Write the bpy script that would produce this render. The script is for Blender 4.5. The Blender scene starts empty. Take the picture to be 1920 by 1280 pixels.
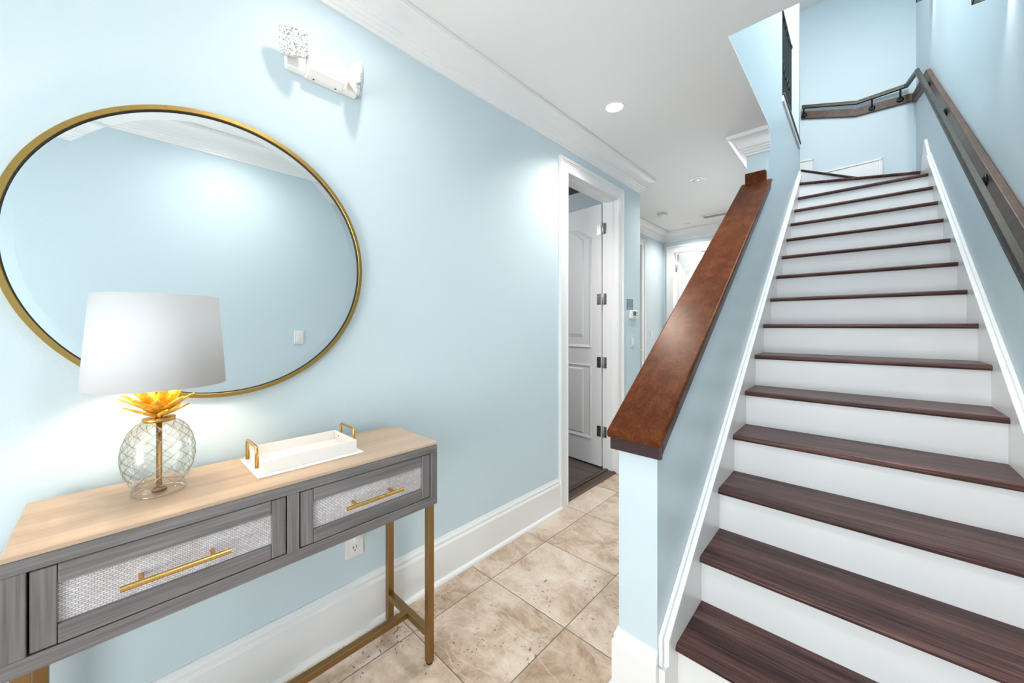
import bpy, bmesh, math, random
from mathutils import Vector, Matrix
random.seed(7)
scene = bpy.context.scene
COL = scene.collection
PI = math.pi

# ------------------------------------------------------------------ camera
cam = bpy.data.cameras.new('camera'); cam_o = bpy.data.objects.new('camera', cam); COL.objects.link(cam_o)
cam.sensor_fit = 'HORIZONTAL'; cam.sensor_width = 36.0
cam.lens = 36.0 * 698.89 / 1920.0
cam.shift_y = -28.0 / 1920.0
cam.clip_start = 0.02
cam_o.location = (0, 0, 1.30)
cam_o.rotation_euler = (PI / 2, 0, math.radians(43.056))
scene.camera = cam_o

# ------------------------------------------------------------------ world, exposure, big daylight sources, ceiling fill
w = bpy.data.worlds.new('world'); scene.world = w; w.use_nodes = True
w.node_tree.nodes['Background'].inputs[0].default_value = (0.85, 0.92, 1.0, 1)
w.node_tree.nodes['Background'].inputs[1].default_value = 1.0
vs = scene.view_settings
vs.view_transform = 'Standard'; vs.look = 'None'; vs.gamma = 1.0; vs.use_curve_mapping = False
vs.exposure = 1.6

def area(name, loc, rot, sx, sy, watts, col=(1, 1, 1), spread=180):
    l = bpy.data.lights.new(name, 'AREA'); l.shape = 'RECTANGLE'; l.size = sx; l.size_y = sy
    l.energy = watts; l.color = col; l.spread = math.radians(spread)
    o = bpy.data.objects.new(name, l); COL.objects.link(o); o.location = loc; o.rotation_euler = rot
    return o
# daylight through the glazed entry behind the camera
area('entry_daylight', (-0.18, -2.02, 1.30), (PI / 2, 0, 0), 1.1, 2.1, 14, (0.97, 0.985, 1.0))
# added fill aimed upward from the entry to brighten the hall ceiling
area('entry_ceiling_fill', (-0.18, -2.0, 0.75), (math.radians(130), 0, 0), 1.1, 1.0, 11, (1.0, 0.99, 0.97))
# skylight / window light in the upper stairwell
area('stairwell_daylight', (0.02, 3.25, 5.34), (0, math.radians(14), 0), 0.7, 2.2, 33, (1.0, 0.975, 0.94))
area('landing_daylight', (-1.66, 4.9, 4.5), (0, -PI / 2, 0), 1.6, 1.8, 3, (1.0, 0.975, 0.94))
# window light in the bright room at the end of the hall
area('far_window_daylight', (-2.4, 9.70, 1.5), (-PI / 2, 0, 0), 1.6, 1.8, 50, (0.97, 0.99, 1.0))

# ------------------------------------------------------------------ material helpers
def new_mat(name):
    m = bpy.data.materials.new(name); m.use_nodes = True
    return m, m.node_tree, m.node_tree.nodes, m.node_tree.nodes['Principled BSDF']
def lk(t, a, b): t.links.new(a, b)
def node(n, typ, **kw):
    x = n.new(typ)
    for k, v in kw.items(): setattr(x, k, v)
    return x
def coords(n, scale=(1, 1, 1), rot=(0, 0, 0), t=None, src='Object'):
    tc = n.new('ShaderNodeTexCoord'); mp = n.new('ShaderNodeMapping')
    mp.inputs['Scale'].default_value = scale; mp.inputs['Rotation'].default_value = rot
    t.links.new(tc.outputs[src], mp.inputs[0]); return mp.outputs[0]
def ramp(n, stops):
    r = n.new('ShaderNodeValToRGB'); e = r.color_ramp.elements
    while len(e) < len(stops): e.new(0.5)
    for i, (p, c) in enumerate(stops): e[i].position = p; e[i].color = (*c, 1)
    return r
def srgb(h):
    h = h.lstrip('#'); v = [int(h[i:i + 2], 16) / 255 for i in (0, 2, 4)]
    return tuple(c / 12.92 if c <= .04045 else ((c + .055) / 1.055) ** 2.4 for c in v)
def bump(t, n, p, height, strength, dist=0.01):
    b = n.new('ShaderNodeBump'); b.inputs['Strength'].default_value = strength; b.inputs['Distance'].default_value = dist
    t.links.new(height, b.inputs['Height']); t.links.new(b.outputs[0], p.inputs['Normal'])

def paint(name, col, rough=0.5, nscale=0, nstr=0.0, var=0.0):
    m, t, n, p = new_mat(name)
    p.inputs['Base Color'].default_value = (*col, 1); p.inputs['Roughness'].default_value = rough
    v = coords(n, t=t)
    if nscale:
        tx = node(n, 'ShaderNodeTexNoise'); tx.inputs['Scale'].default_value = nscale; tx.inputs['Detail'].default_value = 3
        lk(t, v, tx.inputs['Vector']); bump(t, n, p, tx.outputs[0], nstr, 0.004)
    if var:
        tx = node(n, 'ShaderNodeTexNoise'); tx.inputs['Scale'].default_value = 2.3; tx.inputs['Detail'].default_value = 4
        lk(t, v, tx.inputs['Vector'])
        r = ramp(n, [(0.3, tuple(c * (1 - var) for c in col)), (0.7, col)])
        lk(t, tx.outputs[0], r.inputs[0]); lk(t, r.outputs[0], p.inputs['Base Color'])
    return m
def metal(name, col, rough, var=0.0):
    m, t, n, p = new_mat(name)
    p.inputs['Base Color'].default_value = (*col, 1); p.inputs['Metallic'].default_value = 1; p.inputs['Roughness'].default_value = rough
    if var:
        tx = node(n, 'ShaderNodeTexNoise'); tx.inputs['Scale'].default_value = 60; tx.inputs['Detail'].default_value = 4
        lk(t, coords(n, t=t), tx.inputs['Vector'])
        r = ramp(n, [(0.3, (rough - var,) * 3), (0.7, (rough + var,) * 3)])
        lk(t, tx.outputs[0], r.inputs[0]); lk(t, r.outputs[0], p.inputs['Roughness'])
    return m
def wood(name, dark, mid, light, axis, rough=0.3, scale=1.0, coat=0.0, grain=0.35, lo=0.3, hi=0.72, spec=0.5):
    """grain running along axis 0/1/2"""
    m, t, n, p = new_mat(name)
    sc = [22 * scale] * 3; sc[axis] = 1.1 * scale
    v = coords(n, tuple(sc), t=t)
    n1 = node(n, 'ShaderNodeTexNoise'); n1.inputs['Scale'].default_value = 1.0; n1.inputs['Detail'].default_value = 6; n1.inputs['Distortion'].default_value = 0.6
    lk(t, v, n1.inputs['Vector'])
    sc2 = [160 * scale] * 3; sc2[axis] = 5 * scale
    n2 = node(n, 'ShaderNodeTexNoise'); n2.inputs['Scale'].default_value = 1.0; n2.inputs['Detail'].default_value = 3
    lk(t, coords(n, tuple(sc2), t=t), n2.inputs['Vector'])
    mx = node(n, 'ShaderNodeMix'); mx.data_type = 'FLOAT'; mx.inputs[0].default_value = grain
    lk(t, n1.outputs[0], mx.inputs[2]); lk(t, n2.outputs[0], mx.inputs[3])
    r = ramp(n, [(lo, dark), ((lo + hi) / 2, mid), (hi, light)])
    lk(t, mx.outputs[0], r.inputs[0]); lk(t, r.outputs[0], p.inputs['Base Color'])
    p.inputs['Roughness'].default_value = rough
    p.inputs['Specular IOR Level'].default_value = spec
    p.inputs['Coat Weight'].default_value = coat; p.inputs['Coat Roughness'].default_value = 0.15
    bump(t, n, p, mx.outputs[0], 0.15, 0.002)
    return m

BLUE = (0.622, 0.738, 0.796)
M = {}
M['blue'] = paint('pale_blue_wall_paint', BLUE, 0.55, 140, 0.10)
M['satin_blue'] = paint('satin_pale_blue_paint', BLUE, 0.38, 60, 0.05)
M['ceiling'] = paint('white_ceiling_paint', (0.88, 0.88, 0.875), 0.7, 120, 0.08)
M['trim'] = paint('white_gloss_trim_paint', (0.87, 0.87, 0.865), 0.28, 40, 0.015)
M['riser'] = paint('white_riser_paint', (0.87, 0.875, 0.88), 0.38, 30, 0.03, 0.04)
M['door'] = paint('white_door_paint', (0.80, 0.80, 0.81), 0.5, 60, 0.02)
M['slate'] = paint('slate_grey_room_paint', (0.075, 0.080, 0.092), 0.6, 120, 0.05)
M['white_room'] = paint('white_room_paint', (0.85, 0.86, 0.86), 0.6, 120, 0.05)
M['plastic'] = paint('white_plastic', (0.86, 0.85, 0.83), 0.35, 300, 0.01)
M['tray'] = paint('cream_lacquer', (0.86, 0.83, 0.79), 0.35, 200, 0.01)
M['dark'] = paint('dark_slot', (0.02, 0.02, 0.02), 0.5, 200, 0.01)
M['rubber'] = paint('black_rubber', (0.015, 0.015, 0.015), 0.6, 300, 0.02)
M['screen'] = paint('grey_lcd_screen', (0.12, 0.14, 0.14), 0.2, 300, 0.01)
M['sign'] = paint('grey_green_notice_plate', (0.20, 0.28, 0.30), 0.35, 200, 0.02)
M['sign_line'] = paint('pale_notice_lettering', (0.42, 0.52, 0.54), 0.5, 200, 0.02)
M['gold'] = metal('brushed_gold', (0.66, 0.40, 0.12), 0.30, 0.06)
M['frame_gold'] = metal('satin_gold_mirror_frame', (0.46, 0.29, 0.085), 0.32, 0.05)
M['brass_leg'] = metal('aged_brass', (0.33, 0.20, 0.085), 0.36, 0.07)
M['steel'] = metal('satin_nickel', (0.55, 0.55, 0.54), 0.32, 0.06)
M['bronze'] = metal('dark_bronze', (0.052, 0.050, 0.041), 0.42, 0.08)
M['iron'] = metal('blackened_iron', (0.03, 0.04, 0.04), 0.45, 0.08)
M['tread'] = wood('dark_stained_oak_tread', (0.020, 0.009, 0.009), (0.078, 0.036, 0.032), (0.165, 0.085, 0.072), 0, 0.36, 1.0, 0.0, 0.55, 0.36, 0.66, spec=0.2)
M['cap'] = wood('red_brown_wood_cap', (0.045, 0.012, 0.005), (0.098, 0.029, 0.011), (0.170, 0.056, 0.020), 1, 0.34, 0.9, 0.0, 0.40, spec=0.08)
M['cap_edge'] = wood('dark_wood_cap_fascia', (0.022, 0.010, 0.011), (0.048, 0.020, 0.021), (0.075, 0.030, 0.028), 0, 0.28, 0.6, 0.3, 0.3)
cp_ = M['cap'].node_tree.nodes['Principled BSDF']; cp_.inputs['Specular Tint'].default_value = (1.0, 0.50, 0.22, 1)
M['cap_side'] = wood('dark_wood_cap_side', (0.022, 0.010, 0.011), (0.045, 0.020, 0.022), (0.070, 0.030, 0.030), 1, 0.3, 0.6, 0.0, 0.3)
M['board'] = wood('brown_handrail_board', (0.030, 0.015, 0.010), (0.080, 0.040, 0.024), (0.14, 0.075, 0.045), 1, 0.38, 0.8, 0.0, 0.35, spec=0.3)
M['grey_wood'] = wood('grey_washed_wood', (0.100, 0.089, 0.088), (0.175, 0.158, 0.157), (0.28, 0.255, 0.25), 1, 0.5, 1.0, 0, 0.55)
M['grey_wood_v'] = wood('grey_washed_wood_upright', (0.100, 0.089, 0.088), (0.175, 0.158, 0.157), (0.27, 0.248, 0.244), 2, 0.5, 1.0, 0, 0.55)
M['top_wood'] = wood('lamplit_grey_wood', (0.39, 0.27, 0.18), (0.52, 0.38, 0.268), (0.61, 0.465, 0.35), 1, 0.45, 0.6, 0, 0.25)  # same wood as the front, with warm lamplight put into the top's colour
M['threshold'] = wood('dark_threshold_wood', (0.030, 0.018, 0.012), (0.075, 0.045, 0.030), (0.12, 0.08, 0.055), 1, 0.4, 1, 0.1, 0.3)
M['plank'] = wood('grey_brown_floor_plank', (0.06, 0.045, 0.038), (0.12, 0.09, 0.075), (0.18, 0.14, 0.115), 0, 0.45, 0.6, 0, 0.3)

# travertine tile floor
def tile_mat():
    m, t, n, p = new_mat('travertine_tile')
    T, X0, Y0 = 0.457, -1.389, 1.331
    tc = n.new('ShaderNodeTexCoord')
    def vm(op, a, b=None):
        x = node(n, 'ShaderNodeVectorMath', operation=op)
        for i, s in enumerate((a, b)):
            if s is None: continue
            if isinstance(s, tuple): x.inputs[i].default_value = s
            else: lk(t, s, x.inputs[i])
        return x.outputs[0]
    def mt(op, a, b=None, c=None):
        x = node(n, 'ShaderNodeMath', operation=op)
        for i, s in enumerate((a, b, c)):
            if s is None: continue
            if isinstance(s, (int, float)): x.inputs[i].default_value = s
            else: lk(t, s, x.inputs[i])
        return x.outputs[0]
    uv = vm('MULTIPLY', vm('SUBTRACT', tc.outputs['Object'], (X0, Y0, 0)), (1 / T, 1 / T, 0))
    fl = vm('FLOOR', uv); fr = vm('FRACTION', uv)
    wn = node(n, 'ShaderNodeTexWhiteNoise'); wn.noise_dimensions = '3D'; lk(t, fl, wn.inputs['Vector'])
    off = vm('MULTIPLY', wn.outputs['Color'], (37.0, 37.0, 37.0))
    pos = vm('ADD', tc.outputs['Object'], off)
    sx = node(n, 'ShaderNodeSeparateXYZ'); lk(t, fr, sx.inputs[0])
    ex = mt('SUBTRACT', 0.5, mt('ABSOLUTE', mt('SUBTRACT', sx.outputs[0], 0.5)))
    ey = mt('SUBTRACT', 0.5, mt('ABSOLUTE', mt('SUBTRACT', sx.outputs[1], 0.5)))
    ed = mt('MINIMUM', ex, ey)
    grout = mt('LESS_THAN', ed, 0.0042)
    # broad mottling and cloudy veins
    a = node(n, 'ShaderNodeTexNoise'); a.inputs['Scale'].default_value = 5.0; a.inputs['Detail'].default_value = 12; a.inputs['Roughness'].default_value = 0.70; a.inputs['Distortion'].default_value = 0.35
    lk(t, pos, a.inputs['Vector'])
    shift = mt('MULTIPLY_ADD', wn.outputs['Value'], 0.20, -0.10)
    av = mt('ADD', a.outputs[0], shift)
    r = ramp(n, [(0.28, (0.33, 0.21, 0.13)), (0.40, (0.50, 0.365, 0.26)), (0.51, (0.65, 0.52, 0.41)), (0.68, (0.75, 0.65, 0.55))])
    lk(t, av, r.inputs[0])
    mp = node(n, 'ShaderNodeMapping'); mp.inputs['Scale'].default_value = (2.2, 5.0, 1); mp.inputs['Rotation'].default_value = (0, 0, 0.5); lk(t, pos, mp.inputs[0])
    b = node(n, 'ShaderNodeTexNoise'); b.inputs['Scale'].default_value = 1.6; b.inputs['Detail'].default_value = 8; b.inputs['Distortion'].default_value = 0.9; lk(t, mp.outputs[0], b.inputs['Vector'])
    vein = mt('ABSOLUTE', mt('SUBTRACT', b.outputs[0], 0.5))
    vr = ramp(n, [(0.0, (1, 1, 1)), (0.022, (0, 0, 0))]); lk(t, vein, vr.inputs[0])
    mx = node(n, 'ShaderNodeMix', data_type='RGBA', blend_type='MIX'); lk(t, mt('MULTIPLY', vr.outputs[0], 0.35), mx.inputs[0]); lk(t, r.outputs[0], mx.inputs[6]); mx.inputs[7].default_value = (0.78, 0.70, 0.61, 1)
    # pits
    c = node(n, 'ShaderNodeTexNoise'); c.inputs['Scale'].default_value = 75; c.inputs['Detail'].default_value = 2; lk(t, pos, c.inputs['Vector'])
    d = node(n, 'ShaderNodeTexNoise'); d.inputs['Scale'].default_value = 5; d.inputs['Detail'].default_value = 3; lk(t, vm('ADD', pos, (5, 3, 1)), d.inputs['Vector'])
    pit = mt('MULTIPLY', mt('GREATER_THAN', mt('ADD', c.outputs[0], mt('MULTIPLY', d.outputs[0], 0.40)), 0.905), 0.85)
    mx2 = node(n, 'ShaderNodeMix', data_type='RGBA'); lk(t, pit, mx2.inputs[0]); lk(t, mx.outputs[2], mx2.inputs[6]); mx2.inputs[7].default_value = (0.16, 0.10, 0.065, 1)
    mx3 = node(n, 'ShaderNodeMix', data_type='RGBA'); lk(t, grout, mx3.inputs[0]); lk(t, mx2.outputs[2], mx3.inputs[6]); mx3.inputs[7].default_value = (0.13, 0.10, 0.075, 1)
    lk(t, mx3.outputs[2], p.inputs['Base Color'])
    p.inputs['Roughness'].default_value = 0.36
    h = mt('SUBTRACT', 1.0, mt('MAXIMUM', grout, mt('MULTIPLY', pit, 0.7)))
    bump(t, n, p, h, 0.35, 0.002)
    return m
M['tile'] = tile_mat()

# woven cane panel
def weave_mat():
    m, t, n, p = new_mat('white_woven_cane')
    v = coords(n, (1, 1, 1), t=t)
    sx = node(n, 'ShaderNodeSeparateXYZ'); lk(t, v, sx.inputs[0])
    cb = node(n, 'ShaderNodeCombineXYZ'); lk(t, sx.outputs[1], cb.inputs[0]); lk(t, sx.outputs[2], cb.inputs[1])
    br = node(n, 'ShaderNodeTexBrick'); br.offset = 0.5
    br.inputs['Scale'].default_value = 1.0; br.inputs['Brick Width'].default_value = 0.0090; br.inputs['Row Height'].default_value = 0.0046
    br.inputs['Mortar Size'].default_value = 0.0008; br.inputs['Mortar Smooth'].default_value = 0.7
    br.inputs['Color1'].default_value = (0.78, 0.76, 0.78, 1); br.inputs['Color2'].default_value = (0.60, 0.58, 0.61, 1); br.inputs['Mortar'].default_value = (0.27, 0.23, 0.22, 1)
    lk(t, cb.outputs[0], br.inputs['Vector'])
    nz = node(n, 'ShaderNodeTexNoise'); nz.inputs['Scale'].default_value = 9; lk(t, v, nz.inputs['Vector'])
    r = ramp(n, [(0.35, (0.86, 0.80, 0.77)), (0.65, (1, 1, 1))]); lk(t, nz.outputs[0], r.inputs[0])
    mx = node(n, 'ShaderNodeMix', data_type='RGBA', blend_type='MULTIPLY'); mx.inputs[0].default_value = 1
    lk(t, br.outputs[0], mx.inputs[6]); lk(t, r.outputs[0], mx.inputs[7]); lk(t, mx.outputs[2], p.inputs['Base Color'])
    p.inputs['Roughness'].default_value = 0.6
    bump(t, n, p, br.outputs[1], -0.6, 0.001)
    return m
M['weave'] = weave_mat()

def mirror_mat():
    m, t, n, p = new_mat('silvered_mirror_glass')
    p.inputs['Base Color'].default_value = (0.86, 0.90, 0.91, 1); p.inputs['Metallic'].default_value = 1; p.inputs['Roughness'].default_value = 0.0
    return m
M['mirror'] = mirror_mat()

def clear_shell(name, tint, fac_lo=0.05, fac_hi=0.75):
    m, t, n, p = new_mat(name)
    out = n['Material Output']; n.remove(p)
    tr = node(n, 'ShaderNodeBsdfTransparent'); tr.inputs[0].default_value = (*tint, 1)
    gl = node(n, 'ShaderNodeBsdfGlossy'); gl.inputs['Roughness'].default_value = 0.04
    lw = node(n, 'ShaderNodeLayerWeight'); lw.inputs[0].default_value = 0.35
    mr = node(n, 'ShaderNodeMapRange'); mr.inputs[3].default_value = fac_lo; mr.inputs[4].default_value = fac_hi
    lk(t, lw.outputs['Fresnel'], mr.inputs[0])
    mx = node(n, 'ShaderNodeMixShader'); lk(t, mr.outputs[0], mx.inputs[0]); lk(t, tr.outputs[0], mx.inputs[1]); lk(t, gl.outputs[0], mx.inputs[2])
    lk(t, mx.outputs[0], out.inputs[0]); return m
M['glass'] = clear_shell('clear_lamp_glass', (0.985, 0.985, 0.965), 0.03, 0.5)
M['pane'] = clear_shell('window_glass', (0.97, 0.98, 0.98))
def ridge_mat():
    m, t, n, p = new_mat('cut_glass_ridge')
    p.inputs['Base Color'].default_value = (0.96, 0.95, 0.88, 1); p.inputs['Roughness'].default_value = 0.05
    p.inputs['Transmission Weight'].default_value = 0.85; p.inputs['IOR'].default_value = 1.35
    return m
M['ridge'] = clear_shell('cut_glass_ridge', (1.0, 0.99, 0.94), 0.16, 0.6)
def shade_mat():
    m, t, n, p = new_mat('white_linen_shade')
    out = n['Material Output']
    p.inputs['Base Color'].default_value = (0.64, 0.64, 0.65, 1); p.inputs['Roughness'].default_value = 0.85
    tx = node(n, 'ShaderNodeTexNoise'); tx.inputs['Scale'].default_value = 400; lk(t, coords(n, t=t), tx.inputs['Vector']); bump(t, n, p, tx.outputs[0], 0.05, 0.001)
    tl = node(n, 'ShaderNodeBsdfTranslucent'); tl.inputs[0].default_value = (0.80, 0.84, 0.90, 1)
    mx = node(n, 'ShaderNodeMixShader'); mx.inputs[0].default_value = 0.05
    lk(t, p.outputs[0], mx.inputs[1]); lk(t, tl.outputs[0], mx.inputs[2]); lk(t, mx.outputs[0], out.inputs[0]); return m
M['shade'] = shade_mat()
def leaf_mat():
    m, t, n, p = new_mat('gilded_leaf')
    tx = node(n, 'ShaderNodeTexNoise'); tx.inputs['Scale'].default_value = 90; tx.inputs['Detail'].default_value = 4; lk(t, coords(n, t=t), tx.inputs['Vector'])
    r = ramp(n, [(0.3, (0.75, 0.33, 0.02)), (0.6, (0.98, 0.66, 0.08))]); lk(t, tx.outputs[0], r.inputs[0]); lk(t, r.outputs[0], p.inputs['Base Color'])
    p.inputs['Metallic'].default_value = 0.35; p.inputs['Roughness'].default_value = 0.38
    bump(t, n, p, tx.outputs[0], 0.3, 0.002); return m
M['leaf'] = leaf_mat()
def emit(name, col, s):
    m, t, n, p = new_mat(name)
    p.inputs['Base Color'].default_value = (*col, 1)
    p.inputs['Emission Color'].default_value = (*col, 1); p.inputs['Emission Strength'].default_value = s
    return m
M['bulb'] = emit('lit_bulb', (1.0, 0.86, 0.66), 8)
M['led'] = emit('lit_downlight_lens', (1.0, 0.98, 0.95), 6)
M['led_dim'] = paint('downlight_baffle', (0.55, 0.56, 0.57), 0.4, 200, 0.01)
def lens_mat():
    m, t, n, p = new_mat('prismatic_clear_lens')
    v = coords(n, (130, 130, 130), t=t)
    ck = node(n, 'ShaderNodeTexVoronoi'); ck.inputs['Scale'].default_value = 1.6; lk(t, v, ck.inputs['Vector'])
    r = ramp(n, [(0.30, (0.80, 0.81, 0.82)), (0.62, (0.66, 0.67, 0.67)), (0.74, (0.22, 0.22, 0.21))]); lk(t, ck.outputs[0], r.inputs[0])
    lk(t, r.outputs[0], p.inputs['Base Color']); p.inputs['Roughness'].default_value = 0.12
    bump(t, n, p, ck.outputs[0], 0.5, 0.002); return m
M['lens'] = lens_mat()

# ------------------------------------------------------------------ geometry helpers
class MB:
    """mesh collector in world coordinates"""
    def __init__(s): s.v = []; s.f = []; s.m = []; s.sm = []
    def add(s, verts, faces, mi=0, smooth=False):
        b = len(s.v); s.v += [tuple(p) for p in verts]
        for f in faces: s.f.append([b + i for i in f]); s.m.append(mi); s.sm.append(smooth)
        return s
    def box(s, x0, x1, y0, y1, z0, z1, mi=0):
        V = [(x, y, z) for x in (x0, x1) for y in (y0, y1) for z in (z0, z1)]
        return s.add(V, [(0, 1, 3, 2), (4, 6, 7, 5), (0, 4, 5, 1), (2, 3, 7, 6), (0, 2, 6, 4), (1, 5, 7, 3)], mi)
    def prism(s, poly, axis, a, b, mi=0):
        """extrude a 2D polygon along an axis; poly gives the two other coordinates in xyz order"""
        def P(q, k):
            c = list(q); c.insert(axis, k); return tuple(c)
        n = len(poly)
        V = [P(q, a) for q in poly] + [P(q, b) for q in poly]
        F = [tuple(range(n)), tuple(range(2 * n - 1, n - 1, -1))] + [(i, i + n, (i + 1) % n + n, (i + 1) % n) for i in range(n)]
        return s.add(V, F, mi)
    def lathe(s, prof, cx, cy, cz, seg=48, axis='z', mi=0, cap=True, smooth=True):
        V = []; F = []
        for (r, h) in prof:
            for k in range(seg):
                a = 2 * PI * k / seg; c, q = r * math.cos(a), r * math.sin(a)
                V.append({'z': (cx + c, cy + q, cz + h), 'x': (cx + h, cy + c, cz + q), 'y': (cx + q, cy + h, cz + c)}[axis])
        m = len(prof)
        for i in range(m - 1):
            for k in range(seg):
                F.append((i * seg + k, i * seg + (k + 1) % seg, (i + 1) * seg + (k + 1) % seg, (i + 1) * seg + k))
        s.add(V, F, mi, smooth)
        if cap:
            b = len(s.v) - m * seg
            for i in (0, m - 1):
                if prof[i][0] > 1e-6:
                    s.f.append([b + i * seg + k for k in range(seg)]); s.m.append(mi); s.sm.append(False)
        return s
    def tube(s, pts, r, seg=10, mi=0, smooth=True):
        pts = [Vector(p) for p in pts]; n = len(pts); V = []; F = []
        up = None
        for i, p in enumerate(pts):
            d = (pts[min(i + 1, n - 1)] - pts[max(i - 1, 0)]).normalized()
            if up is None:
                up = Vector((0, 0, 1)) if abs(d.z) < 0.9 else Vector((1, 0, 0))
            a = d.cross(up).normalized(); b = a.cross(d).normalized(); up = b
            rr = r[i] if isinstance(r, (list, tuple)) else r
            for k in range(seg):
                t = 2 * PI * k / seg; V.append(p + a * (rr * math.cos(t)) + b * (rr * math.sin(t)))
        for i in range(n - 1):
            for k in range(seg): F.append((i * seg + k, i * seg + (k + 1) % seg, (i + 1) * seg + (k + 1) % seg, (i + 1) * seg + k))
        s.add(V, F, mi, smooth)
        s.add(V[:seg], [tuple(range(seg))], mi); s.add(V[-seg:], [tuple(range(seg))], mi)
        return s
    def sweep(s, path, prof, z0, mi=0):
        """path: 2D points with the room on the right-hand side; prof: closed (out, dz) polygon"""
        n = len(path); V = []; F = []; m = len(prof)
        P = [Vector(p) for p in path]
        for i, p in enumerate(P):
            ns = []
            if i > 0: d = (P[i] - P[i - 1]).normalized(); ns.append(Vector((d.y, -d.x)))
            if i < n - 1: d = (P[i + 1] - P[i]).normalized(); ns.append(Vector((d.y, -d.x)))
            if len(ns) == 1: mt = ns[0]
            else: mt = (ns[0] + ns[1]); mt = mt / max(0.2, (1 + ns[0].dot(ns[1])))
            for (o, h) in prof: q = p + mt * o; V.append((q.x, q.y, z0 + h))
        for i in range(n - 1):
            for k in range(m): F.append((i * m + k, i * m + (k + 1) % m, (i + 1) * m + (k + 1) % m, (i + 1) * m + k))
        F.append(tuple(range(m))); F.append(tuple(range((n - 1) * m, n * m)))
        return s.add(V, F, mi)
    def build(s, name, mat, parent=None, bevel=0.0, seg=2, weld=True, smooth_all=False):
        me = bpy.data.meshes.new(name)
        off = Vector((0, 0, 0)); q = parent
        while q is not None: off += Vector(q.location); q = q.parent
        me.from_pydata([tuple(Vector(v) - off) for v in s.v], [], s.f)
        for x in (mat if isinstance(mat, (list, tuple)) else [mat]): me.materials.append(x)
        for p, mi, sm in zip(me.polygons, s.m, s.sm): p.material_index = mi; p.use_smooth = sm or smooth_all
        bm = bmesh.new(); bm.from_mesh(me)
        if weld: bmesh.ops.remove_doubles(bm, verts=bm.verts, dist=1e-6)
        bmesh.ops.recalc_face_normals(bm, faces=bm.faces); bm.to_mesh(me); bm.free()
        o = bpy.data.objects.new(name, me); COL.objects.link(o)
        if parent is not None: o.parent = parent
        if bevel:
            b = o.modifiers.new('bevel', 'BEVEL'); b.width = bevel; b.segments = seg; b.limit_method = 'ANGLE'; b.angle_limit = math.radians(40)
        return o
def B(*a): return MB().box(*a)
def empty(name, loc, label, cat, group=None):
    o = bpy.data.objects.new(name, None); COL.objects.link(o); o.location = loc; o.empty_display_size = 0.05
    return tag(o, label, cat, group)
def tag(o, label, cat, group=None):
    o['label'] = label; o['category'] = cat
    if group: o['group'] = group
    return o
def struct(o): o['kind'] = 'structure'; return o
def struct_empty(name, loc):
    o = bpy.data.objects.new(name, None); COL.objects.link(o); o.location = loc; o.empty_display_size = 0.05
    return struct(o)

# ------------------------------------------------------------------ dimensions
XW, XW2, YC, YF = -1.575, -2.235, 3.52, 5.85     # hall left wall, its set-back continuation, corner, far wall
XR = 0.455                                         # right wall
SL, SR = -0.633, -0.495                            # stair wall left / right face
Y0, YB = -1.90, 6.11                               # entry wall, stair back wall
ZC, ZU, ZT = 2.743, 3.20, 5.40                     # hall ceiling, upper floor, stairwell ceiling
RISE, RUN, N1 = 0.188, 0.267, 1.34
YH = 2.09                                          # header of the stairwell opening
D0, D1, DT = 2.27, 3.045, 2.425                    # door in the left wall

# ------------------------------------------------------------------ shell
struct(B(-4.6, 0.6, Y0 - 0.2, YF + 0.12, -0.12, 0.0).build('floor', M['tile']))
m = MB()
m.box(XW - 0.14, XW, Y0 - 0.14, D0 - 0.02, 0, ZC).box(XW - 0.14, XW, D1 + 0.02, YC, 0, ZC).box(XW - 0.14, XW, D0 - 0.02, D1 + 0.02, DT + 0.02, ZC)
struct(m.build('wall_left', M['blue']))
m = MB(); D20, D21 = 4.17, 5.03
m.box(XW2, XW - 0.14, YC - 0.14, YC, 0, ZC)
m.box(XW2 - 0.12, XW2, YC - 0.14, D20 - 0.02, 0, ZC).box(XW2 - 0.12, XW2, D21 + 0.02, YF + 0.12, 0, ZC).box(XW2 - 0.12, XW2, D20 - 0.02, D21 + 0.02, DT + 0.02, ZC)
struct(m.build('wall_left_recess', M['blue']))
m = MB(); FX0, FX1 = -2.085, -1.22
m.box(XW2 - 0.12, FX0 - 0.02, YF, YF + 0.12, 0, ZC).box(FX1 + 0.02, SL, YF, YF + 0.12, 0, ZC).box(FX0 - 0.02, FX1 + 0.02, YF, YF + 0.12, DT + 0.02, ZC)
struct(m.build('wall_far', M['blue']))
struct(B(XR, XR + 0.14, Y0 - 0.14, YB + 0.14, 0, ZT).build('wall_right', M['blue']))
m = MB(); m.box(SR, XR, YB, YB + 0.14, 0, ZT).box(-3.2, SR, YB, YB + 0.14, 2.9, ZT)
struct(m.build('wall_back', M['blue']))
m = MB()  # entry wall with a wide glazed opening behind the camera
m.box(XW, -0.76, Y0 - 0.14, Y0, 0, ZC).box(0.40, XR, Y0 - 0.14, Y0, 0, ZC).box(-0.76, 0.40, Y0 - 0.14, Y0, 2.4, ZC).box(-0.76, 0.40, Y0 - 0.14, Y0, 0, 0.2)
struct(m.build('wall_entry', M['blue']))
win = struct_empty('window_1', (-0.18, Y0 - 0.07, 0.2))
m = MB(); m.box(-0.76, -0.70, Y0 - 0.11, Y0 - 0.03, 0.2, 2.4).box(0.34, 0.40, Y0 - 0.11, Y0 - 0.03, 0.2, 2.4).box(-0.70, 0.34, Y0 - 0.11, Y0 - 0.03, 0.2, 0.26).box(-0.70, 0.34, Y0 - 0.11, Y0 - 0.03, 2.34, 2.4)
m.build('window_frame', M['trim'], win, 0.004)
B(-0.70, 0.34, Y0 - 0.075, Y0 - 0.069, 0.26, 2.34).build('pane', M['pane'], win)

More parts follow.
